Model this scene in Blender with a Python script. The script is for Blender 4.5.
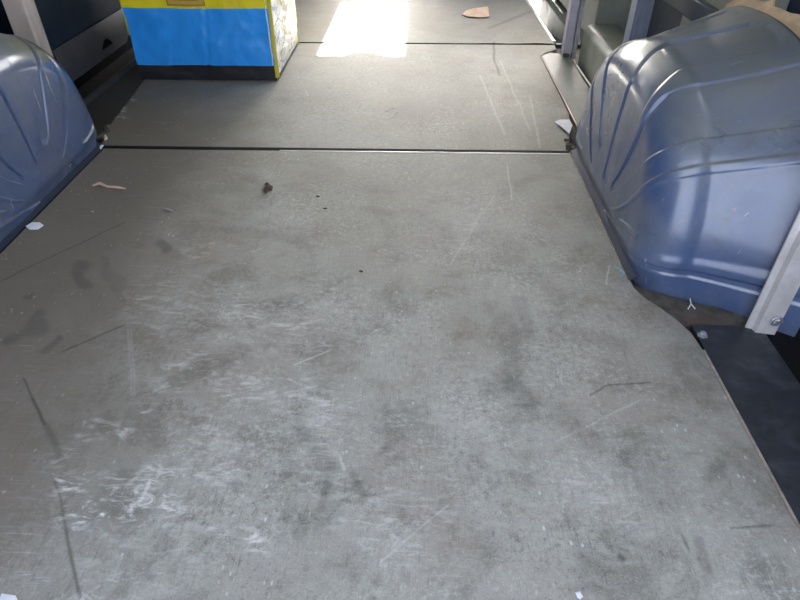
import bpy, bmesh, math, random
from mathutils import Vector, Matrix, noise
random.seed(4)
R=math.radians
scn=bpy.context.scene
for o in list(bpy.data.objects): bpy.data.objects.remove(o)
col=scn.collection
# ------------------------------------------------------------ camera, light
CAM_H=0.75; PITCH=R(38.3); YAW=R(1.57); FPX=600.0
cd=bpy.data.cameras.new('camera'); cam=bpy.data.objects.new('camera',cd); col.objects.link(cam)
cam.location=(0,0,CAM_H); cam.rotation_euler=(math.pi/2-PITCH,0,YAW)
cd.sensor_width=36; cd.lens=36*FPX/800; cd.clip_start=.02
scn.camera=cam
world=bpy.data.worlds.new('sky'); scn.world=world; world.use_nodes=True
wb=world.node_tree.nodes['Background']; wb.inputs[1].default_value=1.0
SUN_TAN=.80
sky=world.node_tree.nodes.new('ShaderNodeTexSky'); sky.sky_type='NISHITA'; sky.sun_disc=False
sky.sun_elevation=math.atan(SUN_TAN); sky.sun_rotation=0.0; sky.air_density=1.0; sky.dust_density=4.0; sky.ozone_density=1.0
hs=world.node_tree.nodes.new('ShaderNodeHueSaturation'); hs.inputs['Saturation'].default_value=.62   # camera white balance
world.node_tree.links.new(sky.outputs[0],hs.inputs['Color']); world.node_tree.links.new(hs.outputs[0],wb.inputs[0])
sd=bpy.data.lights.new('sun','SUN'); sd.energy=30; sd.angle=R(.6); sd.color=(1,.97,.90)
sun=bpy.data.objects.new('sun',sd); col.objects.link(sun)
sun.rotation_euler=Vector((0.0,-1,-SUN_TAN)).to_track_quat('-Z','Y').to_euler()
sun.location=(0,8,6)
scn.view_settings.view_transform='Standard'; scn.view_settings.look='None'
scn.view_settings.gamma=1; scn.view_settings.use_curve_mapping=False
scn.view_settings.exposure=0.85
# ------------------------------------------------------------ pixel -> place
def ray(x,y):
    u=(x-400)/FPX; v=-(y-300)/FPX
    d=Vector((u,math.cos(PITCH)+v*math.sin(PITCH),-math.sin(PITCH)+v*math.cos(PITCH)))
    return Matrix.Rotation(YAW,3,'Z')@d
def F(x,y,z=0.0):
    d=ray(x,y); t=(z-CAM_H)/d.z; return Vector((0,0,CAM_H))+d*t
def atX(x,y,X):
    d=ray(x,y); return Vector((0,0,CAM_H))+d*(X/d.x)
def atY(x,y,Y):
    d=ray(x,y); return Vector((0,0,CAM_H))+d*(Y/d.y)
# ------------------------------------------------------------ mesh helpers
def link(name,me,mat=None,parent=None,smooth=False):
    o=bpy.data.objects.new(name,me); col.objects.link(o)
    if mat: me.materials.append(mat)
    if parent: o.parent=parent
    if smooth:
        for p in me.polygons: p.use_smooth=True
    return o
def obj(name,bm,mat=None,parent=None,smooth=False):
    bmesh.ops.recalc_face_normals(bm,faces=bm.faces)
    me=bpy.data.meshes.new(name); bm.to_mesh(me); bm.free()
    return link(name,me,mat,parent,smooth)
def tag(o,label=None,cat=None,group=None,kind=None):
    if label:o['label']=label
    if cat:o['category']=cat
    if group:o['group']=group
    if kind:o['kind']=kind
    return o
def thing(name,label,cat,loc=(0,0,0),group=None):
    o=bpy.data.objects.new(name,None); col.objects.link(o); o.location=loc; o.empty_display_size=.05
    return tag(o,label,cat,group)
def box(bm,x0,x1,y0,y1,z0,z1,bev=0,rot=None,segs=2):
    v=[bm.verts.new((x,y,z)) for x in (x0,x1) for y in (y0,y1) for z in (z0,z1)]
    fs=[bm.faces.new([v[i] for i in q]) for q in ((0,1,3,2),(4,6,7,5),(0,4,5,1),(2,3,7,6),(0,2,6,4),(1,5,7,3))]
    if bev:
        es={e for f in fs for e in f.edges}
        bmesh.ops.bevel(bm,geom=list(es),offset=bev,segments=segs,affect='EDGES',profile=.5)
    return bm
def B(*a,**k): return box(bmesh.new(),*a,**k)
def prism(pts,z0,z1,bm=None,bev=0):
    bm=bm or bmesh.new()
    a=[bm.verts.new((p[0],p[1],z0)) for p in pts]; b=[bm.verts.new((p[0],p[1],z1)) for p in pts]
    n=len(pts); bm.faces.new(a[::-1]); top=bm.faces.new(b)
    for i in range(n): bm.faces.new((a[i],a[(i+1)%n],b[(i+1)%n],b[i]))
    if bev: bmesh.ops.bevel(bm,geom=list(top.edges),offset=bev,segments=2,affect='EDGES')
    return bm
def sweep(sec,p0,p1,bm=None,up=None,close=True):
    """extrude a closed section (list of (x,y)) vertically or along y: mapping callables"""
    bm=bm or bmesh.new()
    a=[bm.verts.new(p0(u,v)) for u,v in sec]; b=[bm.verts.new(p1(u,v)) for u,v in sec]
    n=len(sec)
    for i in range(n if close else n-1): bm.faces.new((a[i],a[(i+1)%n],b[(i+1)%n],b[i]))
    if close: bm.faces.new(a[::-1]); bm.faces.new(b)
    return bm
def tube(path,r,bm=None,n=8):
    bm=bm or bmesh.new(); rings=[]
    for i,p in enumerate(path):
        p=Vector(p); d=(Vector(path[min(i+1,len(path)-1)])-Vector(path[max(i-1,0)])).normalized()
        a=d.orthogonal().normalized() if not rings else (prev-d*prev.dot(d)).normalized()
        prev=a; b=d.cross(a)
        rr=r[i] if isinstance(r,(list,tuple)) else r
        rings.append([bm.verts.new(p+(a*math.cos(q)+b*math.sin(q))*rr) for q in [2*math.pi*k/n for k in range(n)]])
    for i in range(len(rings)-1):
        for k in range(n): bm.faces.new((rings[i][k],rings[i][(k+1)%n],rings[i+1][(k+1)%n],rings[i+1][k]))
    bm.faces.new(rings[0][::-1]); bm.faces.new(rings[-1]); return bm
def grid(fn,nu,nv,bm=None):
    bm=bm or bmesh.new()
    V=[[bm.verts.new(fn(i/nu,j/nv)) for j in range(nv+1)] for i in range(nu+1)]
    for i in range(nu):
        for j in range(nv): bm.faces.new((V[i][j],V[i+1][j],V[i+1][j+1],V[i][j+1]))
    return bm
def hexbolt(c,r,h,bm=None,washer=0):
    bm=bm or bmesh.new()
    def ring(r,z,n,ph=0): return [bm.verts.new((c[0]+r*math.cos(2*math.pi*k/n+ph),c[1]+r*math.sin(2*math.pi*k/n+ph),z)) for k in range(n)]
    def stack(rs,n):
        L=[ring(r,z,n,.3) for r,z in rs]
        for a,b in zip(L,L[1:]):
            for k in range(n): bm.faces.new((a[k],a[(k+1)%n],b[(k+1)%n],b[k]))
        bm.faces.new(L[-1]); bm.faces.new(L[0][::-1])
    if washer: stack([(washer,c[2]),(washer,c[2]+.0015),(washer*.93,c[2]+.002)],20)
    stack([(r,c[2]+.002),(r,c[2]+h*.8),(r*.85,c[2]+h)],6)
    return bm
# ------------------------------------------------------------ node helpers
class NT:
    def __init__(s,nt): s.nt=nt; s.n=nt.nodes; s.l=nt.links
    def put(s,sock,v):
        if isinstance(v,bpy.types.NodeSocket): s.l.new(v,sock)
        elif v is not None:
            try: sock.default_value=v
            except Exception: sock.default_value=tuple(v)+(1,)
    def math(s,op,a,b=None,clamp=False):
        n=s.n.new('ShaderNodeMath'); n.operation=op; n.use_clamp=clamp
        s.put(n.inputs[0],a); s.put(n.inputs[1],b); return n.outputs[0]
    def vm(s,op,a,b=None,scale=None):
        n=s.n.new('ShaderNodeVectorMath'); n.operation=op
        s.put(n.inputs[0],a); s.put(n.inputs[1],b)
        if scale is not None: s.put(n.inputs['Scale'],scale)
        return n.outputs['Value'] if op in('DOT_PRODUCT','LENGTH','DISTANCE') else n.outputs[0]
    def pos(s): return s.n.new('ShaderNodeTexCoord').outputs['Object']
    def noise(s,vec,scale,detail=4,rough=.55,dist=0):
        n=s.n.new('ShaderNodeTexNoise'); s.put(n.inputs['Vector'],vec)
        n.inputs['Scale'].default_value=scale; n.inputs['Detail'].default_value=detail
        n.inputs['Roughness'].default_value=rough; n.inputs['Distortion'].default_value=dist
        return n.outputs['Fac']
    def noisec(s,vec,scale,detail=3):
        n=s.n.new('ShaderNodeTexNoise'); s.put(n.inputs['Vector'],vec); n.inputs['Scale'].default_value=scale
        n.inputs['Detail'].default_value=detail; return n.outputs['Color']
    def vor(s,vec,scale,feat='DISTANCE_TO_EDGE'):
        n=s.n.new('ShaderNodeTexVoronoi'); n.feature=feat; s.put(n.inputs['Vector'],vec)
        n.inputs['Scale'].default_value=scale; return n.outputs['Distance']
    def map(s,vec,rot=0,scale=(1,1,1),loc=(0,0,0)):
        n=s.n.new('ShaderNodeMapping'); s.put(n.inputs[0],vec)
        n.inputs['Location'].default_value=loc; n.inputs['Rotation'].default_value=(0,0,rot); n.inputs['Scale'].default_value=scale
        return n.outputs[0]
    def rng(s,v,a,b,c=0,d=1,smooth=False):
        n=s.n.new('ShaderNodeMapRange'); n.clamp=True
        if smooth:n.interpolation_type='SMOOTHSTEP'
        s.put(n.inputs[0],v)
        for i,q in enumerate((a,b,c,d)): s.put(n.inputs[i+1],q)
        return n.outputs[0]
    def mix(s,f,a,b,mode='MIX'):
        n=s.n.new('ShaderNodeMix'); n.data_type='RGBA'; n.blend_type=mode
        s.put(n.inputs[0],f)
        for sk,v in ((n.inputs[6],a),(n.inputs[7],b)):
            if isinstance(v,(tuple,list)) and len(v)==3: v=tuple(v)+(1,)
            s.put(sk,v)
        return n.outputs[2]
    def bump(s,h,strength=.3,dist=.002,nrm=None):
        n=s.n.new('ShaderNodeBump'); n.inputs['Strength'].default_value=strength; n.inputs['Distance'].default_value=dist
        s.put(n.inputs['Height'],h)
        if nrm is not None: s.put(n.inputs['Normal'],nrm)
        return n.outputs[0]
def newmat(name):
    m=bpy.data.materials.new(name); m.use_nodes=True; t=NT(m.node_tree)
    return m,t,m.node_tree.nodes['Principled BSDF']
def setp(t,p,**k):
    nm=dict(color='Base Color',rough='Roughness',metal='Metallic',normal='Normal',spec='Specular IOR Level',coat='Coat Weight',coatr='Coat Roughness')
    for a,v in k.items():
        if a=='color' and isinstance(v,tuple) and len(v)==3: v=v+(1,)
        t.put(p.inputs[nm[a]],v)
def simple(name,c,rough=.5,metal=0,var=.25,scale=20,bump=.15,bd=.001,spec=.5,coat=0,dirt=None,dirtamt=.5):
    m,t,p=newmat(name); P=t.pos(); n=t.noise(P,scale,6,.6)
    dark=tuple(x*(1-var) for x in c); lite=tuple(min(1,x*(1+var)) for x in c)
    cc=t.mix(t.rng(n,.3,.7),dark,lite)
    if dirt:
        d=t.rng(t.noise(P,scale*.35,8,.7),.5,.72,0,dirtamt); cc=t.mix(d,cc,dirt)
    setp(t,p,color=cc,rough=t.rng(n,.3,.7,max(0,rough-.08),min(1,rough+.1)),metal=metal,spec=spec,coat=coat,
         normal=t.bump(t.noise(P,scale*8,4),bump,bd))
    return m
# ------------------------------------------------------------ materials
def floor_material():
    m,t,p=newmat('worn_rubber_floor'); P=t.pos()
    def attr(n):
        q=t.n.new('ShaderNodeAttribute'); q.attribute_name=n; return q.outputs['Fac']
    big=t.noise(P,2.2,5,.55); mid=t.noise(P,9,10,.74,.3); fine=t.noise(P,95,8,.8,.3); grain=t.noise(P,380,3,.7)
    c=t.mix(t.rng(big,.3,.7),(.250,.245,.210),(.345,.342,.305))
    zn=attr('zone')
    c=t.mix(t.math('MULTIPLY',t.rng(mid,.44,.60,0,.42),zn),c,(.42,.412,.38))
    c=t.mix(t.math('MULTIPLY',t.rng(mid,.49,.37,0,.42),zn),c,(.075,.073,.066))
    cl_=t.rng(t.noise(P,4.2,5,.65),.42,.62,.12,1)
    c=t.mix(t.math('MULTIPLY',t.rng(fine,.50,.66,0,.75),cl_),c,(.60,.59,.56))
    cd_=t.rng(t.noise(t.vm('ADD',P,(5,3,0)),3.6,5,.65),.44,.6,.1,1)
    c=t.mix(t.math('MULTIPLY',t.math('MULTIPLY',t.rng(fine,.47,.34,0,.7),cd_),zn),c,(.055,.052,.045))
    c=t.mix(t.rng(grain,.54,.68,0,.28),c,(.60,.595,.57))
    c=t.mix(t.rng(t.math('ADD',attr('lane_shade'),t.math('MULTIPLY',t.math('SUBTRACT',mid,.5),.9)),.0,1.0,.84,0),c,(.090,.080,.060))  # shade and grime of the left side mixed into the colour
    c=t.mix(t.rng(grain,.46,.34,0,.22),c,(.11,.108,.095))
    fl=t.n.new('ShaderNodeTexVoronoi'); fl.feature='F1'; t.put(fl.inputs['Vector'],t.map(P,.3,(1,.55,1))); fl.inputs['Scale'].default_value=70; fl.inputs['Randomness'].default_value=1
    fk=t.math('MULTIPLY',t.rng(fl.outputs['Distance'],.17,.08),t.rng(t.noise(P,7,5,.7),.50,.60))
    c=t.mix(t.math('MULTIPLY',fk,.6),c,(.72,.72,.70))
    c=t.mix(t.rng(t.math('ADD',attr('lane_shade'),t.math('MULTIPLY',t.math('SUBTRACT',big,.5),.8)),.15,.95,.5,0),c,(.175,.150,.118))
    # brown tint patches
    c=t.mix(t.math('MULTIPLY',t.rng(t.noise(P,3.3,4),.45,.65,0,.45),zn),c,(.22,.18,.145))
    # hairline scratches of many directions
    sc=None
    for k,(rot,sx,sy,th) in enumerate([(.15,9,330,.655),(1.45,8,300,.65),(-.6,10,360,.675),(.95,9,340,.675),(2.4,7,280,.68)]):
        q=t.noise(t.map(P,rot,(sx,sy,1),(k*3.1,k,0)),1,3,.6)
        msk=t.rng(t.noise(P,4+k,3,.6),.45,.62)
        s_=t.math('MULTIPLY',t.rng(q,th-.03,th+.03),msk)
        sc=s_ if sc is None else t.math('MAXIMUM',sc,s_)
    c=t.mix(t.math('MULTIPLY',sc,.22),c,(.58,.585,.57))
    # dark scratch streaks
    q=t.noise(t.map(P,.02,(330,20,1),(7,2,0)),1,5,.7)
    c=t.mix(t.math('MULTIPLY',t.rng(q,.55,.66),t.rng(t.noise(P,5,3),.36,.56,.1,.35)),c,(.05,.048,.042))
    smear=t.rng(t.noise(t.map(P,.7,(20,52,1)),1,7,.7,1.2),.50,.66)
    c=t.mix(t.math('MULTIPLY',attr('smear'),smear),c,(.75,.75,.73))
    c=t.mix(attr('light'),c,(.68,.68,.66))
    c=t.mix(attr('dark'),c,(.028,.027,.025))
    # floor glare painted as a pale worn streak, mid and far sheets
    glare=attr('glare_track')
    pit=t.rng(t.noise(P,75,6,.75,.6),.42,.58)
    c=t.mix(t.math('MULTIPLY',glare,t.rng(pit,0,1,.1,.5)),c,(.46,.47,.43))
    rough=t.rng(mid,.3,.7,.60,.72)
    rough=t.math('ADD',rough,t.math('MULTIPLY',fine,.12))
    hgt=t.math('ADD',t.math('MULTIPLY',fine,.6),t.math('MULTIPLY',grain,.3))
    hgt=t.math('SUBTRACT',hgt,t.math('MULTIPLY',sc,.3))
    n1=t.bump(t.noise(P,6,3),.35,.004)
    setp(t,p,color=c,rough=rough,spec=.5,normal=t.bump(hgt,.45,.0012,n1))
    return m
def arch_material():
    m,t,p=newmat('blue_painted_steel'); P=t.pos()
    n=t.noise(P,7,6,.6); f=t.noise(P,60,6,.7)
    c=t.mix(t.rng(n,.3,.7),(.042,.075,.165),(.078,.118,.23))
    c=t.mix(t.rng(t.noise(P,4.5,8,.7),.48,.66,0,.5),c,(.17,.185,.20))
    c=t.mix(t.rng(t.noise(P,9,7,.7,.5),.57,.7,0,.55),c,(.04,.045,.075))
    c=t.mix(t.rng(t.noise(P,23,6,.75),.68,.73,0,.75),c,(.30,.16,.09))
    sc=None
    for k,(r,sx,sy) in enumerate([(.5,12,150),(1.9,14,170),(-.7,10,140)]):
        mp=t.n.new('ShaderNodeMapping'); t.put(mp.inputs[0],P); mp.inputs['Rotation'].default_value=(r,r*.7,r*1.3); mp.inputs['Scale'].default_value=(sx,sy,sx)
        q=t.math('MULTIPLY',t.rng(t.noise(mp.outputs[0],1,3,.5),.70,.73),t.rng(t.noise(P,12+k,2),.5,.6))
        sc=q if sc is None else t.math('MAXIMUM',sc,q)
    c=t.mix(t.math('MULTIPLY',sc,.6),c,(.55,.57,.62))
    c=t.mix(t.rng(f,.66,.75,0,.4),c,(.42,.44,.48))
    gn=t.n.new('ShaderNodeNewGeometry'); sx=t.n.new('ShaderNodeSeparateXYZ'); t.put(sx.inputs[0],gn.outputs['Normal'])
    dust=t.math('MULTIPLY',t.rng(sx.outputs[2],.35,.95),t.rng(t.noise(P,6,6,.7),.25,.6,.35,.8))   # settled dust on upward faces
    c=t.mix(dust,c,(.155,.168,.14))
    h=t.math('ADD',t.math('MULTIPLY',t.noise(P,14,2),1.0),t.math('MULTIPLY',f,.05))
    setp(t,p,color=c,rough=t.rng(t.noise(P,5,6,.65),.35,.7,.24,.46),spec=.5,coat=.9,coatr=.17,normal=t.bump(h,.25,.006))
    return m

# stains and marks of the floor sheets, stored as mesh attributes
SMEARS=[((75,508),(160,478),.055,.95),((85,430),(125,418),.035,.5),((190,370),(330,400),.10,.42),((200,445),(330,440),.09,.30),
                       ((350,470),(430,520),.12,.22),((200,250),(270,245),.035,.25),((470,440),(540,400),.12,.2),((160,300),(300,330),.15,.25),((90,560),(200,560),.06,.25)]
SMEARS+=[((103,128),(128,96),.03,1.6),((112,118),(118,105),.045,1.2)]
SMEARS+=[((60,470),(170,520),.05,.8),((180,480),(230,470),.03,.8),((230,530),(250,545),.02,.7),((300,480),(345,400),.04,.35),((235,300),(330,345),.05,.5),((430,190),(470,250),.05,.2),((20,585),(150,590),.02,.7),((150,405),(180,395),.02,.6),((400,430),(450,480),.05,.35),((560,470),(640,520),.05,.3),((350,500),(420,560),.05,.35)]
LIGHTS=[((495,195),(450,265),.0022,.2),((483,208),(470,232),.005,.16),((507,165),(512,200),.0022,.35),((500,60),(530,130),.004,.2),((480,75),(505,135),.0035,.25),((530,95),(540,148),.004,.22),
                       ((128,330),(132,395),.0022,.12),((131,330),(135,395),.0022,.12),((295,365),(330,350),.0012,.4),((305,90),(308,96),.004,.3),((610,265),(606,285),.002,.3),((380,560),(450,505),.0012,.22),
                       ((640,400),(560,440),.0012,.2),((150,480),(140,500),.003,.5),((340,455),(345,470),.002,.4)]
BLOTS=[((158,243),(168,252),.034,.42),((76,266),(78,284),.024,.34),((46,322),(32,334),.028,.30),((33,295),(28,297),.02,.35),((52,345),(44,352),.015,.35),((100,258),(115,300),.02,.2)]
DARKS=[((22,378),(33,398),.0022,.7),((33,398),(45,425),.0035,.75),((45,425),(62,460),.007,.3),((55,480),(66,530),.0022,.5),((66,530),(80,598),.0028,.65),((0,281),(125,222),.0028,.6),((62,352),(125,325),.004,.5),
                       ((590,395),(605,385),.003,.45),((605,385),(650,382),.0022,.6),((494,42),(494,60),.007,.5),((494,60),(500,75),.006,.5),((730,528),(770,525),.002,.5),((683,535),(690,550),.003,.5),
                       ((620,558),(622,559),.007,.6),((700,540),(708,570),.01,.3),((510,370),(525,400),.03,.25),((640,470),(660,490),.06,.22),((350,470),(365,495),.008,.3),((330,480),(320,510),.01,.2),
                       ((545,285),(560,300),.03,.14),((520,300),(530,330),.02,.15),((560,330),(620,345),.035,.18),((180,380),(240,350),.03,.2),((230,230),(300,240),.03,.15),((395,108),(385,112),.004,.7),((398,112),(392,118),.004,.4),
                       ((595,445),(560,415),.03,.2),((300,430),(330,470),.02,.2),((540,8),(490,28),.02,.3),((505,98),(530,99),.004,.3)]
import numpy as np
def warp(X,Y,amp,fr,seed):
    r=np.random.RandomState(seed); dx=np.zeros_like(X); dy=np.zeros_like(X)
    for k in range(9):
        f=fr*(1.0+.45*k); th=r.rand()*6.28; p1,p2=r.rand(2)*6.28
        u=X*math.cos(th)*f+Y*math.sin(th)*f
        dx+=np.sin(u+p1)/(1+.35*k); dy+=np.sin(u*1.1+p2)/(1+.35*k)
    return X+dx*amp/2,Y+dy*amp/2
def segmask(X,Y,a,b,w,inner):
    bx,by=b[0]-a[0]+1e-5,b[1]-a[1]; L=bx*bx+by*by
    h=np.clip(((X-a[0])*bx+(Y-a[1])*by)/L,0,1)
    d=np.hypot(X-a[0]-bx*h,Y-a[1]-by*h); q=np.clip((w-d)/(w*(1-inner)),0,1); return q*q*(3-2*q)
def sheet(name,left,right,y0,y1,step,z0,z1,mat,parent):
    """floor sheet whose left and right outline are functions of y; fine top carries the marks"""
    ny=int((y1-y0)/step); nx=int(1.45/step)
    ly=np.array(left); ry=np.array(right)
    ys=np.linspace(y0,y1,ny+1)
    xl=np.interp(ys,ly[:,0],ly[:,1]); xr=np.interp(ys,ry[:,0],ry[:,1])
    U=np.linspace(0,1,nx+1)
    X=xl[:,None]+(xr-xl)[:,None]*U[None,:]; Y=np.repeat(ys[:,None],nx+1,1); Z=np.full_like(X,z1)
    Z[0,:]-=.0015; Z[-1,:]-=.0015; Z[:,0]-=.0015; Z[:,-1]-=.0015
    n=(nx+1)*(ny+1); co=np.stack([X,Y,Z],-1).reshape(-1,3)
    idx=np.arange(n).reshape(ny+1,nx+1)
    q=np.stack([idx[:-1,:-1],idx[:-1,1:],idx[1:,1:],idx[1:,:-1]],-1).reshape(-1,4)
    # skirt down to the underside
    ring=np.concatenate([idx[0,:],idx[1:,-1],idx[-1,-2::-1],idx[-2:0:-1,0]])
    lo=co[ring].copy(); lo[:,2]=z0; li=np.arange(len(ring))+n
    sk=np.stack([ring,li,np.roll(li,-1),np.roll(ring,-1)],-1)
    co=np.concatenate([co,lo]); q=np.concatenate([q,sk])
    me=bpy.data.meshes.new(name); me.vertices.add(len(co)); me.vertices.foreach_set('co',co.ravel())
    me.loops.add(q.size); me.loops.foreach_set('vertex_index',q.ravel().astype(np.int32))
    me.polygons.add(len(q)); me.polygons.foreach_set('loop_start',np.arange(0,q.size,4,dtype=np.int32)); me.update(calc_edges=True)
    X,Y=co[:,0],co[:,1]; PX,PY=warp(X,Y,.022,22,3); QX,QY=warp(X,Y,.0016,30,5)
    A=dict(smear=np.zeros(len(co)),light=np.zeros(len(co)),dark=np.zeros(len(co)),lane_shade=np.zeros(len(co)),zone=np.zeros(len(co)),glare_track=np.zeros(len(co)))
    for (a,b,w,st) in SMEARS: A['smear']=np.maximum(A['smear'],st*segmask(PX,PY,F(*a),F(*b),w,.1))
    for (a,b,w,st) in LIGHTS: A['light']=np.maximum(A['light'],st*segmask(QX,QY,F(*a),F(*b),max(w,step*1.05),.3))
    for (a,b,w,st) in BLOTS: A['dark']=np.maximum(A['dark'],st*segmask(PX,PY,F(*a),F(*b),w,.35))
    for (a,b,w,st) in DARKS: A['dark']=np.maximum(A['dark'],st*segmask(QX,QY,F(*a),F(*b),max(w,step*1.05),.3))
    A['glare_track']=segmask(PX,PY,(-.24,1.75),(-.22,3.4),.30,.1)  # mask of the painted glare streak
    A['lane_shade']=.5+.6*segmask(PX,PY,(.10,.1),(-.08,2.2),.95,.15)-.75*segmask(PX,PY,(-1.0,.2),(-.98,1.6),.72,.15)  # pale worn lane; left side darkened for shade as well as grime
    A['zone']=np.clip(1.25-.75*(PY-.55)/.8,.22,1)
    for k,v in A.items():
        at=me.attributes.new(k,'FLOAT','POINT'); at.data.foreach_set('value',v.astype(np.float32))
    return link(name,me,mat,parent)
M={}
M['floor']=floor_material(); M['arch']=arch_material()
M['under']=simple('dark_subfloor',(.05,.045,.04),.8,var=.4,scale=30,dirt=(.16,.10,.06),dirtamt=.8)
M['plate']=simple('blackened_plate',(.020,.024,.032),.45,var=.5,scale=42,dirt=(.14,.145,.15),dirtamt=.4,bump=.6)
M['wallblue']=simple('dark_blue_panel',(.022,.038,.068),.45,var=.3,scale=8,dirt=(.10,.10,.11),dirtamt=.4)
M['wallgrey']=simple('grey_green_panel',(.27,.29,.24),.5,var=.25,scale=8,dirt=(.08,.08,.06),dirtamt=.5)
M['flap']=simple('scuffed_dark_flap',(.11,.11,.12),.45,var=.3,scale=12,dirt=(.17,.12,.10),dirtamt=.6)
M['darkplate']=simple('dull_black_plate',(.055,.050,.045),.6,var=.5,scale=20,dirt=(.07,.06,.05),dirtamt=.6)
M['bounce']=simple('bounce_wall_blue',(.115,.135,.185),.9,scale=6)  # tint of the added rear wall, for bluish bounce light
M['flange']=simple('dark_blue_foot_flange',(.020,.030,.055),.6,spec=.3,var=.3,scale=30)
M['plategreen']=simple('dark_grey_green_plate',(.13,.145,.13),.5,var=.3,scale=18,dirt=(.06,.06,.05),dirtamt=.6)
M['alu']=simple('dull_aluminium',(.60,.575,.55),.42,.3,var=.12,scale=40,dirt=(.30,.26,.22),dirtamt=.4)
M['cream']=simple('cream_painted_post',(.72,.60,.50),.45,var=.12,scale=14,dirt=(.30,.24,.2),dirtamt=.5)
M['lilac']=simple('pale_lilac_post',(.42,.40,.44),.45,.2,var=.12,scale=22,dirt=(.30,.2,.14),dirtamt=.5)
M['bluegrey']=simple('blue_grey_post',(.25,.28,.36),.4,.2,var=.15,scale=22)
M['seal_shade']=simple('black_seal_shade',(.008,.008,.009),.85,spec=.15,var=.3,scale=60)  # black for real seals and for painted shade in gaps
M['rust']=simple('rusty_edge',(.085,.075,.062),.85,var=.5,scale=40,dirt=(.13,.07,.04),dirtamt=.8,bump=.6,bd=.003)
M['steel']=simple('worn_steel',(.55,.56,.58),.35,.8,var=.15,scale=80)
M['roof']=simple('roof_lining',(.45,.46,.44),.7)
M['ground']=simple('yard_concrete',(.34,.33,.31),.9,scale=3)
M['wood']=simple('splinter',(.55,.33,.22),.8,scale=80)
M['paper']=simple('white_paper',(.72,.74,.78),.7,scale=40,var=.08)
M['tan']=simple('tan_paper',(.55,.38,.27),.8,scale=40,var=.15)
M['leaf']=simple('dry_leaf',(.055,.028,.02),.7,scale=90,var=.5)
M['crumb']=simple('dark_crumb',(.02,.018,.015),.7,scale=90,var=.5)
M['thread']=simple('white_thread',(.8,.82,.86),.6,scale=80,var=.05)
M['cyan']=simple('cyan_thread',(.15,.5,.6),.6,scale=80,var=.1)
M['cloth']=simple('beige_cloth',(.62,.46,.30),.9,scale=30,var=.2,bump=.5,bd=.003)
M['edge']=simple('sheet_edge',(.33,.28,.23),.8,scale=50,var=.4)
M['scar']=simple('pale_worn_edge',(.20,.17,.15),.75,scale=70,var=.5,bump=.6,bd=.003)
def woven(name,c1,c2=None,fac=0):
    m,t,p=newmat(name); P=t.pos()
    n=t.noise(P,9,4); cc=t.mix(t.rng(n,.3,.7),tuple(x*.88 for x in c1),c1)
    if c2: cc=t.mix(t.rng(t.noise(P,14,5,.6),.5,.7,0,fac),cc,c2)
    wx=t.noise(t.map(P,0,(900,900,60)),1,1); 
    h=t.math('ADD',t.math('MULTIPLY',t.noise(P,11,4,.55,.5),1),t.math('MULTIPLY',wx,.03))
    setp(t,p,color=cc,rough=.36,spec=.5,normal=t.bump(h,.45,.014)); return m
M['bagblue']=woven('blue_woven_plastic',(.030,.37,.98))
M['bagyellow']=woven('yellow_woven_plastic',(.95,.80,.02),(.75,.52,.03),.3)
M['bagblack']=woven('black_woven_band',(.022,.021,.023),(.06,.055,.05),.4)
M['trimyellow']=woven('yellow_trim',(.60,.52,.03))
M['print']=woven('brown_print',(.36,.20,.03))
M['printpale']=woven('pale_orange_print',(.66,.44,.08))
def side_mat():
    m,t,p=newmat('printed_crumpled_plastic'); P=t.pos()
    w=t.vm('ADD',P,t.vm('SCALE',t.vm('SUBTRACT',t.noisec(P,12,3),(.5,.5,.5)),scale=.12))
    c=(.90,.88,.80)
    y=t.rng(t.noise(w,7,3),.54,.60,0,.7); c=t.mix(y,c,(.80,.70,.15))
    e=t.vor(t.vm('MULTIPLY',w,(1,.7,1)),9); c=t.mix(t.rng(e,.05,.02,0,.8),c,(.42,.30,.10))
    b=t.rng(t.noise(w,17,3),.62,.66,0,.8); c=t.mix(b,c,(.30,.34,.40))
    h=t.noise(t.map(P,0,(1,8,22)),1,5,.6,1.0)
    setp(t,p,color=c,rough=.35,normal=t.bump(h,.8,.02)); return m
M['bagside']=side_mat()
# ------------------------------------------------------------ setting: floor
XL=-.937; XR=.456; XRE=.531; MIR=-.237*2
_f=B(-1.30,.60,0.02,4.2,-.060,-.018); box(_f,.60,.835,.02,2.78,-.060,-.018)
floor=tag(obj('floor',_f,M['under']),kind='structure')
S1=1.663; S2=2.775
def arc(c,r,a0,a1,n=8): return [(c[0]+r*math.cos(R(a0+(a1-a0)*k/n)),c[1]+r*math.sin(R(a0+(a1-a0)*k/n))) for k in range(n+1)]
# near sheet: follows the wheel arch on either side
LN=[(.03,-1.005),(.87,-1.005),(.91,-1.0),(.94,-.97),(.98,-.945),(1.04,XL),(S1,XL)]
RN=[(.03,XRE),(.82,XRE),(.865,.527),(.905,.512),(.94,.492),(.972,.470),(1.005,.458),(1.05,XR),(S1,XR)]
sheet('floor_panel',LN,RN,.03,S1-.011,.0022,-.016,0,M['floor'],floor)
LM=[(S1,-.925),(1.69,-.951),(1.715,-.948),(1.735,-.969),(1.76,-.962),(1.79,-.977),(2.26,-1.028),(S2,-1.03)]
RM=[(S1,.448),(1.72,.462),(1.80,.478),(1.90,.500),(1.97,.510),(2.60,.513),(2.655,.545),(2.70,.598),(S2,.600)]
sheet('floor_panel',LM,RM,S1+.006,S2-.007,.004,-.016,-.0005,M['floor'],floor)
sheet('floor_panel',[(S2,-.977),(4.15,-.977)],[(S2,.604),(4.15,.588)],S2,4.15,.006,-.016,.001,M['floor'],floor)
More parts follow.
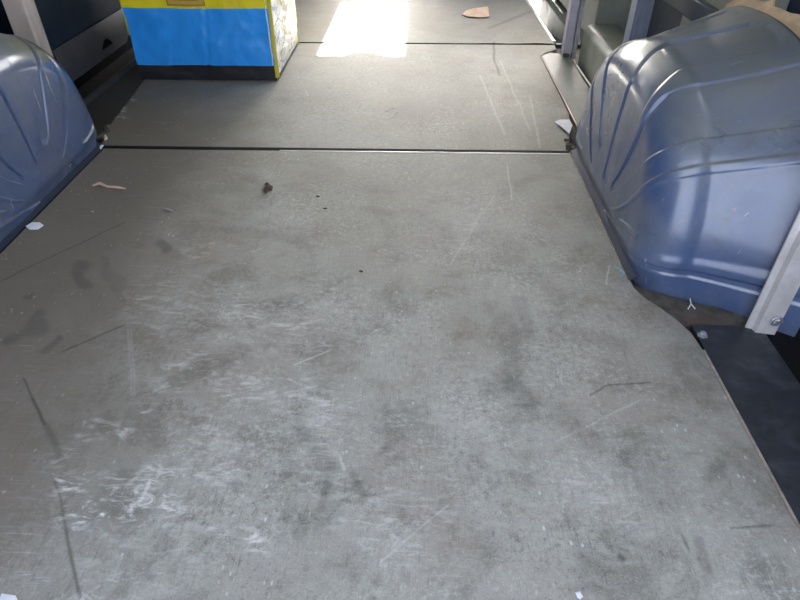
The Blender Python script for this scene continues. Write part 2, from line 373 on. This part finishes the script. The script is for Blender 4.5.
# lifted dark lip on the far seam, right part
def lip(u,v):
    x=.02+.57*u; return (x,S2-.004+.006*v-.0015*u,.001+.005*math.sin(math.pi*v)*(.4+.6*math.sin(9*u)**2)*u)
tag(obj('seam_lip',grid(lip,24,4),M['seal_shade'],floor,True))
tag(obj('seam_strip',B(-.93,.455,S1-.0125,S1+.0045,-.014,.0016,bev=.0005),M['seal_shade'],floor))
tag(obj('seam_edge',B(-.40,.450,S1-.0165,S1-.0127,-.010,.0018,bev=.0004),M['alu'],floor))
tag(obj('seam_strip',B(-.52,.598,S2-.0065,S2-.0005,-.014,.0016),M['seal_shade'],floor))
# pale sheet edging along the right-hand cut, near
e=bmesh.new()
box(e,XRE+.0002,XRE+.0045,.03,.82,-.014,-.0015)
tag(obj('sheet_edge',e,M['edge'],floor))
# strip between mid sheet and the wall (thin raised edge)
# side plates beside the sheets
plateR=obj('side_plate',B(XRE+.006,.668,.03,.893,-.016,-.003,bev=.001),M['plate'],floor); tag(plateR,'black scuffed steel side plate along the near right edge')
plateF=obj('side_plate',prism([(.518,1.84),(.628,1.84),(.628,2.57),(.604,2.62),(.56,2.645),(.518,2.60)],-.016,.0025,bev=.001),M['plategreen'],floor)
plateL=obj('side_plate',B(-1.150,-.985,1.72,4.1,-.035,-.0165,bev=.001),M['darkplate'],floor)
obj('plate_edge',B(-1.158,-1.150,1.7,4.1,-.03,.004,bev=.001),M['flap'],floor)
obj('plate_edge',tube([(.514,1.86,.001),(.5145,2.2,.0015),(.514,2.59,.002)],.0022),M['cream'],floor)
# dirty rusty gap around the rear corner of the right arch
obj('rusty_rim',prism([(.456,1.02),(.474,.965),(.50,.93),(.522,.885),(.537,.894),(.69,.894),(.69,.93),(.56,.96),(.50,1.0)],-.016,-.0045),M['rust'],floor)
def scar(u,v):
    return (-.977+.075*v*(1-.4*u)*(.6+.4*math.sin(u*7+1)), 1.70+.30*u, .0003+.0012*noise.noise(Vector((u*9,v*6,0)))*(1-v))
# bolt
bl=F(703,334); bw=thing('bolt','shiny hex bolt with washer on the black side plate beside the right wheel arch','bolt',(bl.x,bl.y,-.003))
obj('gap_shade',B(.668,.755,.03,.90,-.0175,-.012),M['seal_shade'],floor)  # black strip standing in for the shaded gap by the wall
obj('hex_head',hexbolt((0,0,0),.006,.007),M['steel'],bw)
obj('washer',hexbolt((0,0,-.002),.0105,.0022),M['steel'],bw)
# ------------------------------------------------------------ wheel arches
YC=1.35
def se(phi,a,b,n):
    c,s=math.cos(phi),math.sin(phi)
    r=(abs(c/a)**n+abs(s/b)**n)**(-1/n); return r*c,r*s
def prof(t,w):
    phi=math.pi*t; yi,zi=se(phi,.365,.382,2.5); yo,zo=se(phi,.475,.444,2.3)
    return yi*(1-w)+yo*w,zi*(1-w)+zo*w
def ss(a,b,x):
    if a==b: return 1.0 if x>=a else 0.0
    x=min(1,max(0,(x-a)/(b-a))); return x*x*(3-2*x)
def surf(s,t):
    if s<1: X=.725+(.548-.725)*s; w=(1-s)**1.12; q=1
    elif s<2:
        a=(s-1)*math.pi/2; X=.548-.092*math.sin(a); w=0; q=1-.22*(1-math.cos(a))
    else: X=.456; w=0; q=.78*(3-s)
    y,z=prof(t,w)
    foot=1-ss(0,.055,z*q); return Vector((X+(.014*foot if s>1.6 else .014*foot*max(0,(s-1.0)/.6)),YC+y*q,z*q))
def interp(T,s):
    if s<=T[0][0]: return T[0][1]
    for (a,b),(c,d) in zip(T,T[1:]):
        if s<=c: return b+(d-b)*(s-a)/(c-a)
    return T[-1][1]
def ss(a,b,x):
    if a==b: return 1.0 if x>=a else 0.0
    x=min(1,max(0,(x-a)/(b-a))); return x*x*(3-2*x)
BANDS=[ # tlo(s), thi(s), s start, s end, depth, edge softness in t
 ([(0,.40),(.4,.38),(.95,.335),(1.55,.34),(2,.345),(2.5,.325)],[(0,.455),(.9,.435),(1.5,.45),(2,.455),(2.5,.42)],.12,2.55,.0032),
 ([(0,.51),(.4,.49),(1,.47),(1.45,.51),(1.8,.535),(2.5,.52)],[(0,.60),(.8,.585),(1.15,.59),(1.45,.615),(1.8,.64),(2.5,.665)],.10,2.74,.0032),
 ([(0,.645),(1,.64),(1.45,.645),(2,.68),(2.5,.715)],[(0,.735),(1.1,.735),(2,.75),(2.5,.765)],.0,2.62,.0032),
 ([(0,.772),(1,.777),(1.6,.787),(2,.803),(2.5,.855)],[(0,.782),(1,.788),(1.6,.798),(2,.814),(2.5,.866)],-.2,2.6,-.003),
 ([(0,.951),(3,.951)],[(0,.960),(3,.960)],-.2,2.1,.003),
 ([(0,.29),(1.6,.285),(2.1,.225),(2.6,.165)],[(0,.31),(1.6,.31),(2.1,.25),(2.6,.20)],1.55,2.6,.0032),
 ([(1.8,.07),(2.3,.07)],[(1.8,.115),(2.3,.13)],1.8,2.25,.004),
 ([(0,.402),(.4,.382),(.95,.337),(1.55,.342),(2,.347),(2.5,.327)],[(0,.407),(.4,.387),(.95,.342),(1.55,.347),(2,.352),(2.5,.334)],.15,2.5,.0066),
 ([(0,.508),(.4,.488),(1,.468),(1.45,.508),(1.8,.533),(2.5,.518)],[(0,.513),(.4,.493),(1,.473),(1.45,.513),(1.8,.538),(2.5,.525)],.2,2.74,.0066),
 ([(1.4,.640),(2,.672),(2.5,.708)],[(1.4,.645),(2,.678),(2.5,.716)],1.45,2.6,.0066),
 ([(1.8,.905),(2.4,.885)],[(1.8,.916),(2.4,.900)],1.85,2.35,-.0022),
]
def disp(s,t):
    d=0
    for lo,hi,s0,s1,dp in BANDS:
        a,b=interp(lo,s),interp(hi,s)
        # rounded ends
        k=min(1,max(0,(s1-s)/.16)); 
        if s0>0: k=min(k,max(0,(s-s0)/.16))
        if k<=0: continue
        k=math.sqrt(1-(1-k)**2); c=(a+b)/2; hw=(b-a)/2*(.25+.75*k)
        e=.0018 if dp==.0066 else .0038
        f=ss(c-hw-e,c-hw+e*.2,t)*(1-ss(c+hw-e*.2,c+hw+e,t))
        d-=dp*f*ss(0,.5,k)
    # foot flange and the step above it
    d+=.003*ss(.922,.940,t)
    return d
def make_arch(sign):
    ss_=[i/26*1.0 for i in range(26)]+[1+i/26 for i in range(26)]+[2+.99*i/44 for i in range(45)]
    nt=760; bm=bmesh.new(); V=[]
    for s in ss_:
        row=[]
        for j in range(nt+1):
            t=j/nt; P=surf(s,t)
            ds=surf(min(2.98,s+.01),t)-surf(max(0,s-.01),t); dt=surf(s,min(1,t+.003))-surf(s,max(0,t-.003))
            n=dt.cross(ds); n.normalize()
            if n.dot(P-Vector((.60,YC,.05)))<0: n=-n
            P=P+n*disp(s,t)
            P+=n*.0016*noise.noise(P*7)
            if t in(0,1): P.z=-.012
            if sign<0: P=Vector((MIR-P.x,P.y,P.z))
            row.append(bm.verts.new(P))
        V.append(row)
    for i in range(len(V)-1):
        for j in range(nt): bm.faces.new((V[i][j],V[i+1][j],V[i+1][j+1],V[i][j+1]))
    bm.faces.new(V[-1][::-1])
    # turned down edge against the wall
    W=[bm.verts.new(v.co+Vector((sign*.004,0,-.02 if 0<k<nt else 0))) for k,v in enumerate(V[0])]
    for j in range(nt): bm.faces.new((V[0][j],V[0][j+1],W[j+1],W[j]))
    return bm
def flange(sign,k):
    # foot flange strip following the inner foot of the arch
    def fn(u,v):
        y=1.03+.64*u; x=XR-.004+.024*(1-v); z=.001+.012*(1-v)**1.5
        return (x if sign>0 else MIR-x,y,z)
    return grid(fn,10,4)
for sg_,lab in ((1,'blue steel wheel arch with pressed ribs on the right side'),(-1,'shaded blue steel wheel arch with pressed flutes at the left edge')):
    t_=thing('wheel_arch',lab,'wheel arch',((XR+.1) if sg_>0 else (MIR-XR-.1),YC,0))
    b=obj('housing',make_arch(sg_),M['arch'],t_,True); b.matrix_parent_inverse=Matrix.Translation(-Vector(t_.location))
    b=obj('foot_flange',flange(sg_,0),M['flange'],t_,True); b.matrix_parent_inverse=Matrix.Translation(-Vector(t_.location))
    b=obj('seal_bead',tube([((XR-.005) if sg_>0 else (MIR-XR+.005),1.03+.63*k/12,.0005) for k in range(13)],.0018),M['edge'] if sg_>0 else M['seal_shade'],t_); b.matrix_parent_inverse=Matrix.Translation(-Vector(t_.location))
# ------------------------------------------------------------ walls
ZT=1.42
# right wall: outer skin with door opening window, rear opening added for side light, lower box rail, door step well
wr=bmesh.new()
box(wr,.84,.86,0.0,.45,-.10,ZT); box(wr,.84,.86,1.5,2.72,-.10,ZT); box(wr,.84,.86,.45,1.5,-.10,.92); box(wr,.84,.86,.45,1.5,1.32,ZT); box(wr,.84,.86,2.72,4.2,-.30,.55); box(wr,.84,.86,3.95,4.2,.55,ZT); box(wr,.84,.86,2.72,3.95,1.22,ZT)
wallR=tag(obj('wall_right',wr,M['wallblue']),kind='structure')
def rail(x,y0,y1,z0,z1,dep=.12,r=.03):
    sec=[(x,z0),(x-.0,z1-r)]+[(x+r-r*math.cos(a),z1-r+r*math.sin(a)) for a in [R(15*k) for k in range(1,7)]]+[(x+dep,z1),(x+dep,z0)]
    return sweep(sec,lambda u,v:(u,y0,v),lambda u,v:(u,y1,v))
r1=obj('lower_rail',rail(.662,1.80,2.56,-.03,.135),M['wallgrey'],wallR,False); tag(r1,'grey green pressed lower rail behind the right wheel arch')
obj('lower_rail',rail(.755,.03,.95,-.03,.10,.08,.02),M['wallblue'],wallR)
obj('sill_lip',tube([(.636,1.80,.004),(.636,2.2,.005),(.634,2.52,.004)],.0028),M['alu'],wallR)
obj('upper_panel',B(.815,.838,1.50,2.02,-.02,.9,bev=.004),M['wallgrey'],wallR)
# ridge strip on the rail
obj('rail_return',B(.700,.84,2.56,2.70,-.03,.9,bev=.004),M['wallgrey'],wallR)
# panel above
pan=bmesh.new(); box(pan,.80,.84,1.0,2.55,.30,.36,bev=.006); box(pan,.80,.84,1.0,2.55,.9,.96,bev=.006)
obj('wall_stringer',pan,M['wallblue'],wallR)
# step well beside the sliding door
st=bmesh.new(); box(st,.61,.84,2.80,4.15,-.30,-.28); box(st,.600,.612,2.80,4.15,-.30,-.022); box(st,.61,.84,2.78,2.80,-.30,-.002)
obj('step_well',st,M['wallblue'],wallR)
obj('door_sill',rail(.765,2.80,4.1,-.29,-.06,.08,.012),M['wallgrey'],wallR)
obj('door_lower_panel',B(.80,.838,2.80,3.95,-.03,.41,bev=.01),M['wallgrey'],wallR)
# floor edge trim at the step well
def tr(u,v): return (u,v)
sec=[(-.010,.0015),(-.010,.005),(.004,.005),(.0065,.003),(.0065,-.035),(.003,-.035),(.003,.0015)]
tm=thing('edge_trim','slim aluminium angle trim capping the floor edge at the door step well','trim',(.600,3.46,0))
obj('trim_angle',sweep(sec,lambda u,v:(u+.006,-.655,v),lambda u,v:(u-.006,.68,v)),M['alu'],tm)
bmr=bmesh.new()
for k in range(4): hexbolt((.000,-.55+k*.35,.003),.0035,.003,bmr)
obj('rivets',bmr,M['steel'],tm)
# left wall
wl=bmesh.new(); box(wl,-1.33,-1.31,0,4.2,-.10,ZT); box(wl,-1.31,-1.158,1.7,4.2,-.10,-.03); 
wallL=tag(obj('wall_left',wl,M['wallblue']),kind='structure')
pl=bmesh.new(); box(pl,-1.25,-1.21,2.02,4.1,.165,ZT-.1,bev=.006)
obj('wall_panel',pl,M['wallblue'],wallL)
# pressed frame around the panel (raised left edge with slots)
fr=bmesh.new(); box(fr,-1.225,-1.195,1.93,2.02,.10,ZT-.1,bev=.006)
obj('panel_frame',fr,M['wallblue'],wallL)
sl=bmesh.new()
for k in range(7): box(sl,-1.1945,-1.1925,1.985,2.002,.20+k*.15,.30+k*.15)
obj('slot',sl,M['seal_shade'],wallL)
def skirt(u,v):
    y=2.03+.62*u; z=.168-.115*v-.03*v*ss(.75,1,u)*0; x=-1.205+.012*v+.012*math.sin(math.pi*v)*.6
    if u>.86: z=.168-.115*v*(1-(u-.86)/.14*.75)
    return (x,y,z)
obj('skirt_flap',grid(skirt,30,10),M['flap'],wallL,True)
obj('flap_hole',grid(lambda u,v:(-1.1885+.0022*math.sin(math.pi*v),2.33+.10*u,.085+.028*math.sin(math.pi*u)*v),10,4),M['seal_shade'],wallL)
bk=bmesh.new(); box(bk,-1.29,-1.26,1.9,4.1,-.03,.17)
obj('recess_shade',bk,M['seal_shade'],wallL)  # black sheet painted in for the shade under the wall panel
# ceiling, bulkhead
ceil=tag(obj('ceiling',B(-1.33,.86,0.0,4.2,ZT,ZT+.03),M['roof']),kind='structure')
# the cab in front is open to the load space: its roof has a made-up hatch that shapes the sun patch, the windscreen is ahead of it
ox0,ox1=-.414,-.056; CR=ZT; ya=2.59+CR/SUN_TAN; yb=3.575+CR/SUN_TAN; YE=5.45
bh=bmesh.new()
box(bh,-1.33,ox0,4.2,YE,CR,CR+.03); box(bh,ox1,.86,4.2,YE,CR,CR+.03); box(bh,ox0,ox1,4.2,ya,CR,CR+.03); box(bh,ox0,ox1,yb,YE,CR,CR+.03)
box(bh,ox0+.12,ox1-.08,ya,ya+.055,CR,CR+.03)
obj('cab_roof',bh,M['roof'],ceil)
dw=bmesh.new(); box(dw,-1.33,.86,5.95,6.0,-.1,.75); box(dw,-1.33,.86,4.2,6.0,-.12,-.08)
box(dw,-1.33,-1.28,4.2,6.0,-.1,.65); box(dw,.81,.86,4.2,6.0,-.1,.65)
wf=tag(obj('wall_front',dw,M['wallblue']),kind='structure')
dl=bmesh.new(); box(dl,-.018,.018,-.75,0,-.05,ZT,bev=.006)
d_=tag(obj('door_1',dl,M['wallblue']),kind='structure'); d_.location=(-1.26,0,0); d_.rotation_euler=(0,0,R(50))  # unseen rear door leaf, turned to block sky light
dr=bmesh.new(); box(dr,-.018,.018,-.75,0,-.05,ZT,bev=.006)
d_=tag(obj('door_2',dr,M['wallblue']),kind='structure'); d_.location=(.80,0,0); d_.rotation_euler=(0,0,R(-25))  # second unseen leaf, added to limit light from the right rear
# seats ahead of the load space: a closed pair on the left, a lower back on the right, a gap between them
for x0,x1,zz in ((-1.28,ox0,1.36),(ox1,.80,.78)):
    sb=bmesh.new(); box(sb,x0,x1,4.28,4.42,.32,zz,bev=.05); box(sb,x0,x1,4.40,4.95,.30,.46,bev=.04); box(sb,x0+.05,x1-.03,4.30,4.90,-.08,.31)
    obj('seat_bench',sb,M['wallblue'],wf)
tag(obj('bounce_wall',B(-9,12,-3.2,-3.0,-.62,5),M['bounce']),kind='structure')  # unseen wall added to block rear sky and bounce bluish light
gd=obj('ground',B(-14,14,-14,20,-.66,-.62),M['ground']); tag(gd,kind='structure')
# ------------------------------------------------------------ posts
def post(label,mat,loc,sec,h,rot=0,lean=(0,0),bolts=(),name='wall_post'):
    t=thing(name,label,'post',loc); t.rotation_euler=(0,0,rot)
    o=obj('profile',sweep(sec,lambda u,v:(u,v,0),lambda u,v:(u+lean[0]*h,v+lean[1]*h,h)),mat,t)
    for (x,y,z) in bolts:
        b=hexbolt((0,0,0),.007,.006,washer=.011); o=obj('bolt',b,M['steel'],t); o.location=(x,y,z); o.rotation_euler=(R(90),0,0)
    return t
def channel(w,dp,th,lipw=.0):
    # flanged section: broad web facing -y (towards the doors) with a narrow stepped flange on its left
    return [(0,0),(.010,-.004),(.013,-.014),(w,-.020),(w,-.020+dp),(w-th,-.020+dp),(w-th,-.020+th),(.013+th,-.014+th),(.010+th,-.004+th),(0,th)]
pn=F(745,325)
post('pale grey aluminium post standing behind the black side plate at the right edge',M['alu'],(pn.x,pn.y-.004,-.003),channel(.046,.05,.003),ZT,bolts=[(.036,-.0215,.035)])
pf=F(560,53)
post('pale lilac steel post rising beside the door step well',M['lilac'],(pf.x-.002,pf.y-.02,.0),[(0,0),(.0,-.045),(.030,-.052),(.030,-.040),(.036,-.040),(.036,-.052),(.052,-.052),(.052,.05),(.046,.05),(.046,-.02),(.006,-.02),(.006,0)],ZT)
post('blue grey steel post rising directly behind the right wheel arch',M['bluegrey'],(.665,2.06,-.02),[(0,0),(.008,-.03),(.014,-.03),(.018,-.036),(.026,-.036),(.030,-.03),(.040,-.03),(.044,-.036),(.058,-.036),(.060,.03),(.055,.03),(.052,-.02),(.012,-.02),(.004,0)],ZT)
post('cream painted post with a pale flange rising behind the left wheel arch',M['cream'],(-1.200,1.862,-.03),[(0,0),(.004,-.008),(.062,-.010),(.066,0),(.080,.006),(.080,.012),(.062,.008),(.058,.06),(.052,.06),(.052,0),(.004,.008)],ZT)
# foot of the lilac post: rusty bracket
fb=bmesh.new(); box(fb,.600,.640,2.575,2.60,.0025,.018,bev=.003); 
tag(obj('foot_bracket',fb,M['rust'],wallR))
# ------------------------------------------------------------ bag
bx0,bx1,by0,by1=-1.035,-.522,2.262,2.745; BH=.72
bag=thing('shopping_bag','large blue and yellow woven plastic bag with black base standing by the left wall','bag',((bx0+bx1)/2,(by0+by1)/2,0))
def bagpart(name,bm,mat):
    o=obj(name,bm,mat,bag,True); o.matrix_parent_inverse=Matrix.Translation(-Vector(bag.location)); return o
def wr3(p,a=.009,s=9): return a*noise.noise(Vector(p)*s)+a*.4*noise.noise(Vector(p)*s*2.7)
def front(z0,z1,off):
    def fn(u,v):
        x=bx0+(bx1-bx0)*u; z=z0+(z1-z0)*v
        crease=-.004*math.exp(-((u-.53-.03*v)/.012)**2)
        y=by0-off-(.012*math.sin(math.pi*u)*math.sin(math.pi*min(1,z/BH)))-wr3((x,0,z))*(1 if z>.03 else z/.03)+.006*math.exp(-((u-.52-.05*v)/.008)**2)*(1 if z0>.03 else 0)
        return (x,y,z)
    return grid(fn,60,24)
bagpart('base_band',front(.0015,.058,.001),M['bagblack'])
bagpart('blue_panel',front(.056,.251,.003),M['bagblue'])
bagpart('yellow_panel',front(.249,BH,.002),M['bagyellow'])
def side(x,sgn,z0,z1,off):
    def fn(u,v):
        y=by0+(by1-by0)*u; z=z0+(z1-z0)*v
        xx=x+sgn*(off+.030*math.sin(math.pi*min(1,u*1.0))**.8*ss(0,.12,z)+.5*wr3((x+3,y,z*2.2),.012,14)*ss(0,.05,z)*ss(0,.1,u))
        return (xx,y,z)
    return grid(fn,50,50)
bagpart('side_panel',side(bx1,1,.010,BH,0),M['bagside'])
bagpart('side_panel',side(bx0,-1,.010,BH,0),M['bagyellow'])
bagpart('side_base_band',side(bx1,1,.0015,.014,.0015),M['bagblack'])
bagpart('back_panel',grid(lambda u,v:(bx0+(bx1-bx0)*u,by1+.012*math.sin(math.pi*u)*math.sin(math.pi*v),.0015+BH*v),20,20),M['bagyellow'])
bagpart('top_flap',grid(lambda u,v:(bx0+(bx1-bx0)*u,by0+(by1-by0)*v,BH-.001-.03*math.sin(math.pi*u)*math.sin(math.pi*v)+.01*noise.noise(Vector((u*5,v*5,1)))),24,24),M['bagyellow'])
def piping(x,yoff,z0=.012):
    return grid(lambda u,v:(x-.004+.013*v+.003*noise.noise(Vector((0,0,u*6))),by0-.004+yoff-.0025*math.sin(math.pi*v)+.012*v,z0+(BH-z0)*u),40,5)
bagpart('corner_trim',piping(bx1,0),M['trimyellow'])
bagpart('corner_trim',tube([(bx0-.002,by0-.003+.001*math.sin(k),.16+.56*k/12) for k in range(13)],.0032),M['trimyellow'])
bagpart('white_piping',tube([(bx1-.008+.001*math.sin(k*2.1),by0-.005,.058+.66*k/20) for k in range(21)],.0028),M['thread'])
# printed box on the yellow panel
a=atY(168,7,by0-.012); b2=atY(206,7,by0-.012)
def pr(x0,x1,z0,z1,dy): 
    return grid(lambda u,v:(x0+(x1-x0)*u,by0-.0195-dy-wr3((x0+(x1-x0)*u,0,z0+(z1-z0)*v)),z0+(z1-z0)*v),14,8)
zb_=.262
bagpart('print_patch',pr(a.x,b2.x,zb_,zb_+.07,0),M['printpale'])
pb=bmesh.new()
for (x0,x1,z0,z1) in [(a.x,b2.x,zb_-.001,zb_+.003),(a.x,b2.x,zb_+.066,zb_+.070),(a.x,a.x+.004,zb_,zb_+.07),(b2.x-.003,b2.x,zb_,zb_+.07),(a.x+.02,b2.x-.02,zb_+.016,zb_+.019),(a.x+.02,b2.x-.04,zb_+.034,zb_+.037)]:
    grid(lambda u,v:(x0+(x1-x0)*u,by0-.0205-wr3((x0+(x1-x0)*u,0,z0+(z1-z0)*v)),z0+(z1-z0)*v),12,1,pb)
bagpart('print_lines',pb,M['print'])
# ------------------------------------------------------------ beige cloth tucked behind the right arch
def cl(u,v):
    # ragged strip following the arch rim, leaning on the wall
    Y=1.78-.80*u
    d=min(1,max(-1,(Y-YC)/.475)); rim=.444*(1-abs(d)**2.3)**(1/2.3)
    h=.004+.024*abs(math.sin(u*4.4+.9))**2+.014*noise.noise(Vector((u*14,0,3)))
    z=rim-.02+(h+.02)*v
    x=.746+.010*math.sin(u*23)*(.3+v)+.03*v+.008*noise.noise(Vector((u*9,v*3,0)))
    return (x,Y,z)
c_=obj('cloth',grid(cl,70,10),M['cloth'],None,True)
sm=c_.modifiers.new('thick','SOLIDIFY'); sm.thickness=.004
tag(c_,'crumpled beige cloth tucked behind the top of the right wheel arch','cloth')
# ------------------------------------------------------------ litter
def flake(name,label,cat,mat,pts,z0=.0006,thick=.0012,lift=None,group=None,n=1):
    """pts: pixel outline on the floor -> small crumpled flat piece with thickness"""
    P=[F(*p) for p in pts]; c=sum(P,Vector())/len(P)
    bm=bmesh.new()
    rings=[]
    for k,f in enumerate((1,.66,.33)):
        rings.append([(p-c)*f for p in P])
    top=[[bm.verts.new((q.x,q.y,z0+thick+(lift(q.x,q.y,f_) if lift else .0)+.0008*random.random())) for q in r] for r,f_ in zip(rings,(1,.66,.33))]
    cv=bm.verts.new((0,0,z0+thick+(lift(0,0,0) if lift else 0)))
    m_=len(P)
    for r0,r1 in zip(top,top[1:]):
        for k in range(m_): bm.faces.new((r0[k],r0[(k+1)%m_],r1[(k+1)%m_],r1[k]))
    for k in range(m_): bm.faces.new((top[-1][k],top[-1][(k+1)%m_],cv))
    bot=[bm.verts.new((v.co.x,v.co.y,max(z0,v.co.z-thick))) for v in top[0]]
    for k in range(m_): bm.faces.new((bot[k],bot[(k+1)%m_],top[0][(k+1)%m_],top[0][k]))
    bm.faces.new(bot[::-1])
    o=obj(name,bm,mat,None,False); o.location=(c.x,c.y,0); tag(o,label,cat,group); return o
# tan paper scrap, domed, far away
flake('paper_scrap','crumpled tan paper scrap lying on the far floor sheet','paper',M['tan'],[(462,16),(466,12),(474,10),(488,8),(489,18),(480,19),(468,18)],z0=.0016,thick=.002,lift=lambda x,y,f:(1-f)*.022+.004)
flake('paper_scrap','white paper corner poking out at the front of the right wheel arch','paper',M['paper'],[(554,124),(560,122),(569,122),(572,128),(569,136),(562,130)],z0=.003,thick=.001,lift=lambda x,y,f:.004)
flake('paper_scrap','small torn white scrap beside the left wheel arch','paper',M['paper'],[(26,227),(32,223),(40,223),(44,226),(38,230),(30,230)],thick=.001,lift=lambda x,y,f:(1-f)*.003)
flake('paper_scrap','white scrap cut off by the bottom left corner','paper',M['paper'],[(2,594),(16,596),(19,602),(8,608),(-2,606)],thick=.001,lift=lambda x,y,f:(1-f)*.002)
flake('paper_scrap','tiny white fleck at the bottom edge','paper',M['paper'],[(575,593),(580,592),(583,597),(580,600),(577,598)],thick=.001,lift=lambda x,y,f:(1-f)*.002)
flake('dry_leaf','small dark curled leaf on the near floor sheet','leaf',M['leaf'],[(263,190),(265,185),(268,183),(270,186),(273,187),(272,191),(268,192),(266,195)],thick=.002,lift=lambda x,y,f:(1-f)*.006+.002*math.sin(x*900))
s=[F(*q) for q in [(93,187),(100,185),(108,188),(118,189),(126,190)]]; c=s[2]
o=obj('wood_sliver',tube([(p.x-c.x,p.y-c.y,.0042+.001*(k%2)) for k,p in enumerate(s)],[.0018,.0042,.0032,.0034,.0018],n=7),M['tan']); o.location=(c.x,c.y,0)
tag(o,'curved pale sliver of wood below the left end of the floor seam','splinter')
s=[F(*q) for q in [(163,209),(168,210),(173,212)]]; c=s[1]
o=obj('wood_sliver',tube([(p.x-c.x,p.y-c.y,.0028) for p in s],[.001,.0026,.0012],n=6),M['edge']); o.location=(c.x,c.y,0); tag(o,'short grey brown splinter just above the round dark stain','splinter')
for (q,lab) in [((318,197),'upper dark crumb right of the dry leaf'),((325,209),'lower dark crumb right of the dry leaf'),((361,272),'lone dark crumb in the middle of the near floor sheet'),((93,212),'pale grey crumb below the long sliver')]:
    p=F(*q); bm=bmesh.new(); bmesh.ops.create_icosphere(bm,subdivisions=2,radius=.0032)
    for v in bm.verts: v.co*=1+.5*noise.noise(v.co*500+Vector((q[0],0,0))); v.co.z*=.55; v.co.x*=1.5
    o=obj('crumb',bm,M['crumb'] if q[0]!=93 else M['edge']); o.location=(p.x,p.y,.0018); tag(o,lab,'crumb')
# broken corner debris
for cx,cy,lab,nn in [(104,133,'loose rusty chips at the broken left corner of the floor seam',9),(570,147,'rusty chips piled at the right end of the floor seam',8)]:
    p=F(cx,cy); bm=bmesh.new()
    for k in range(nn):
        b_=bmesh.ops.create_icosphere(bm,subdivisions=1,radius=.006+.007*random.random())['verts']
        off=Vector((random.uniform(-.012,.012),random.uniform(-.05,.05),.004)); 
        for v in b_: v.co=Vector((v.co.x*random.uniform(.7,1.2),v.co.y*random.uniform(.7,1.2),v.co.z*.6))+off
    o=obj('rust_chips',bm,M['rust']); o.location=(p.x,p.y,0.0); tag(o,lab,'debris',kind='stuff')
flake('paper_scrap','small cream chip at the broken left corner of the floor seam','paper',M['cream'],[(103,137),(106,135),(108,139),(105,141)],thick=.002,lift=lambda x,y,f:(1-f)*.004)
flake('paper_scrap','small white chip touching the left end of the floor seam','paper',M['paper'],[(99,148),(102,145),(104,146),(101,150)],thick=.002,lift=lambda x,y,f:(1-f)*.003)
# threads on the right arch foot
def thread(name,label,mat,pts,depthf,r):
    P=[depthf(*p) for p in pts]; c=P[0]
    o=obj(name,tube([p-c for p in P],r,n=6),mat,None,True); o.location=c; return tag(o,label,'thread')
th=thing('thread','short white forked thread at the foot of the right wheel arch','thread',F(690,304,.004))
c=F(690,304,.004)
for k,pts in enumerate([[(689,297),(690,302),(694,307)],[(690,302),(687,307)]]):
    o=obj('strand',tube([F(*q,.0032)-c-Vector((0,.006,0)) for q in pts],.0012,n=6),M['thread'],th)
c=F(626,270,.010)
o=obj('thread',tube([F(*q,.008)-c-Vector((.006,0,0)) for q in [(618,267),(623,269),(627,273),(624,277)]],.0013,n=6),M['cyan'],None); o.location=c; tag(o,'tiny cyan thread at the inner rear corner of the right wheel arch','thread')
